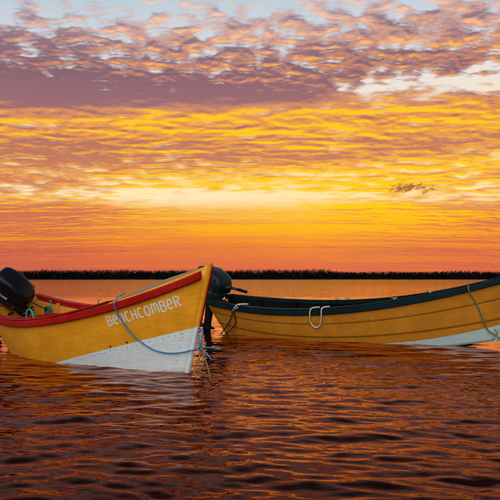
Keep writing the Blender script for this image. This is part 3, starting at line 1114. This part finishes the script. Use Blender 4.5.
thing_rope('bow_rope', [('line', blue, 0.0092, 'blue_rope'), ('eye_loop', up, 0.0105, 'blue_rope'), ('loose_end', end1, 0.0085, 'blue_rope'), ('loose_end', end2, 0.0085, 'blue_rope'), ('knot', knot, 0.0105, 'blue_rope')],
           'blue rope hanging in a bight along the side of the yellow bow', 'rope')
# tan mooring line, loops dropping into the water
K2 = KN + Vector((0.012, -0.03, -0.012))
ta = [K2, K2 + Vector((-0.03, 0.0, -0.09)), K2 + Vector((-0.075, -0.02, -0.20)), K2 + Vector((-0.07, -0.05, -0.275)), K2 + Vector((-0.02, -0.12, -0.33)), K2 + Vector((0.05, -0.22, -0.40))]
tb = [K2 + Vector((0.01, 0, 0)), K2 + Vector((0.03, -0.01, -0.07)), K2 + Vector((0.07, -0.03, -0.17)), K2 + Vector((0.105, -0.06, -0.29)), K2 + Vector((0.14, -0.10, -0.40))]
tcp = [K2, K2 + Vector((-0.02, -0.02, -0.10)), K2 + Vector((-0.035, -0.03, -0.19)), K2 + Vector((-0.005, -0.04, -0.215)), K2 + Vector((0.02, -0.04, -0.17)), K2 + Vector((0.02, -0.02, -0.05))]
kn2 = [K2 + Vector((0.020 * cos(a), 0.018 * sin(1.4 * a), -0.02 + 0.03 * sin(a))) for a in frange(0, 5 * pi, 34)]
thing_rope('mooring_rope', [('line', ta, 0.0085, 'tan_rope'), ('line', tb, 0.0085, 'tan_rope'), ('loop', tcp, 0.0085, 'tan_rope'), ('knot', kn2, 0.0095, 'tan_rope')],
           'frayed tan mooring rope dropping from the yellow bow into the water', 'rope')
# teal rope coil hung inside the far quarter, green loop over the near rail
q = H1.side(0.068, 0.80, 1, -0.09)
coil = [H1.world((q.x + 0.075 * cos(a) + 0.004 * sin(7 * a), q.y - 0.012 * (a / 6.28) * 0.6, q.z - 0.02 + 0.075 * sin(a) * (1 + 0.1 * sin(3 * a)))) for a in frange(0, 9 * pi, 90)]
tail = [coil[0], H1.world((q.x + 0.12, q.y - 0.01, q.z + 0.10)), H1.world((q.x + 0.10, q.y - 0.01, q.z + 0.155)), H1.world((q.x + 0.02, q.y - 0.0, q.z + 0.14))]
ln = [coil[40], H1.world((0.40, 0.30, 0.66)), H1.world((0.12, 0.22, 0.78))]
thing_rope('rope_coil', [('coil', coil, 0.011, 'dteal_rope'), ('tail', tail, 0.008, 'teal_rope'), ('fuel_line', ln, 0.008, 'black')],
           'coil of dark teal rope hung inside the stern of the yellow dory', 'rope')
gl = H1.g(0.43)
lp = [H1.world((gl.x - 0.10, -gl.y + 0.03, gl.z - 0.04)), H1.world((gl.x - 0.10, -gl.y + 0.02, gl.z + 0.06)), H1.world((gl.x - 0.04, -gl.y + 0.02, gl.z + 0.145)), H1.world((gl.x + 0.05, -gl.y + 0.02, gl.z + 0.13)),
      H1.world((gl.x + 0.10, -gl.y + 0.02, gl.z + 0.05)), H1.world((gl.x + 0.11, -gl.y + 0.03, gl.z - 0.04))]
thing_rope('rope_loop', [('loop', lp, 0.012, 'teal_rope')], 'bright teal rope loop standing above the red rail of the yellow dory', 'rope')
# boat 2: white loop on the side
def rail2(s_, out_, up_):
    g_ = H2.g(s_)
    return H2.world((g_.x, -g_.y - out_, g_.z + up_))


wl = [rail2(0.432, -0.09, 0.036), rail2(0.421, 0.0, 0.042), rail2(0.415, 0.052, 0.012), on_side(H2, 0.413, 0.88, 0.055), on_side(H2, 0.414, 0.70, 0.03), on_side(H2, 0.428, 0.575, 0.03), on_side(H2, 0.443, 0.60, 0.03),
      on_side(H2, 0.448, 0.75, 0.035), on_side(H2, 0.449, 0.90, 0.055), rail2(0.449, 0.052, 0.012), rail2(0.453, 0.0, 0.042), rail2(0.462, -0.09, 0.036)]
thing_rope('fender_rope', [('loop', wl, 0.012, 'white_rope')], 'white rope hanging in a U over the green rail of the ochre dory', 'rope')
# boat 2: stern line
ga = H2.g(0.155)
st1 = [H2.world((ga.x + 0.10, -ga.y + 0.08, ga.z + 0.034)), H2.world((ga.x - 0.02, -ga.y - 0.01, ga.z + 0.040)), H2.world((ga.x - 0.07, -ga.y - 0.055, ga.z - 0.02)), on_side(H2, 0.125, 0.85, 0.05)]
st2 = [p + Vector((0.055, 0.0, 0.004)) for p in st1]
st2[-1] = st1[-1] + Vector((0.02, -0.01, 0.0))
dk = [st1[-1], on_side(H2, 0.09, 0.55, 0.05), H2.world((0.40, -0.42, 0.10)), H2.world((0.24, -0.45, -0.06))]
dk2 = [st2[-1], on_side(H2, 0.105, 0.45, 0.05), H2.world((0.47, -0.46, 0.02)), H2.world((0.38, -0.52, -0.12))]
thing_rope('stern_rope', [('line', st1, 0.012, 'white_rope'), ('line', st2, 0.012, 'white_rope'), ('wet_end', dk, 0.012, 'dark_rope'), ('wet_end', dk2, 0.012, 'dark_rope')],
           'pale rope over the green rail at the stern, wet ends trailing into water', 'rope')
# boat 2: green bow line
gb = H2.g(0.828)
gr = [H2.world((gb.x - 0.03, -gb.y + 0.07, gb.z + 0.034)), H2.world((gb.x, -gb.y - 0.02, gb.z + 0.036)), on_side(H2, 0.836, 0.92, 0.045), on_side(H2, 0.863, 0.74, 0.02), on_side(H2, 0.893, 0.556, 0.022), on_side(H2, 0.925, 0.36, 0.022), on_side(H2, 0.958, 0.181, 0.022),
      H2.world((5.86, -0.09, 0.20)), H2.world((5.98, -0.10, 0.13)), H2.world((6.15, -0.08, 0.18)), H2.world((6.22, -0.02, 0.42))]
g2 = [H2.world((5.84, -0.09, 0.30)), H2.world((5.88, -0.10, 0.25)), H2.world((5.87, -0.11, 0.19)), H2.world((5.93, -0.10, 0.16))]
thing_rope('bow_rope', [('line', gr, 0.012, 'green_rope'), ('loose_end', g2, 0.009, 'green_rope')],
           'grey-green rope hanging down the pale forefoot of the ochre dory', 'rope')
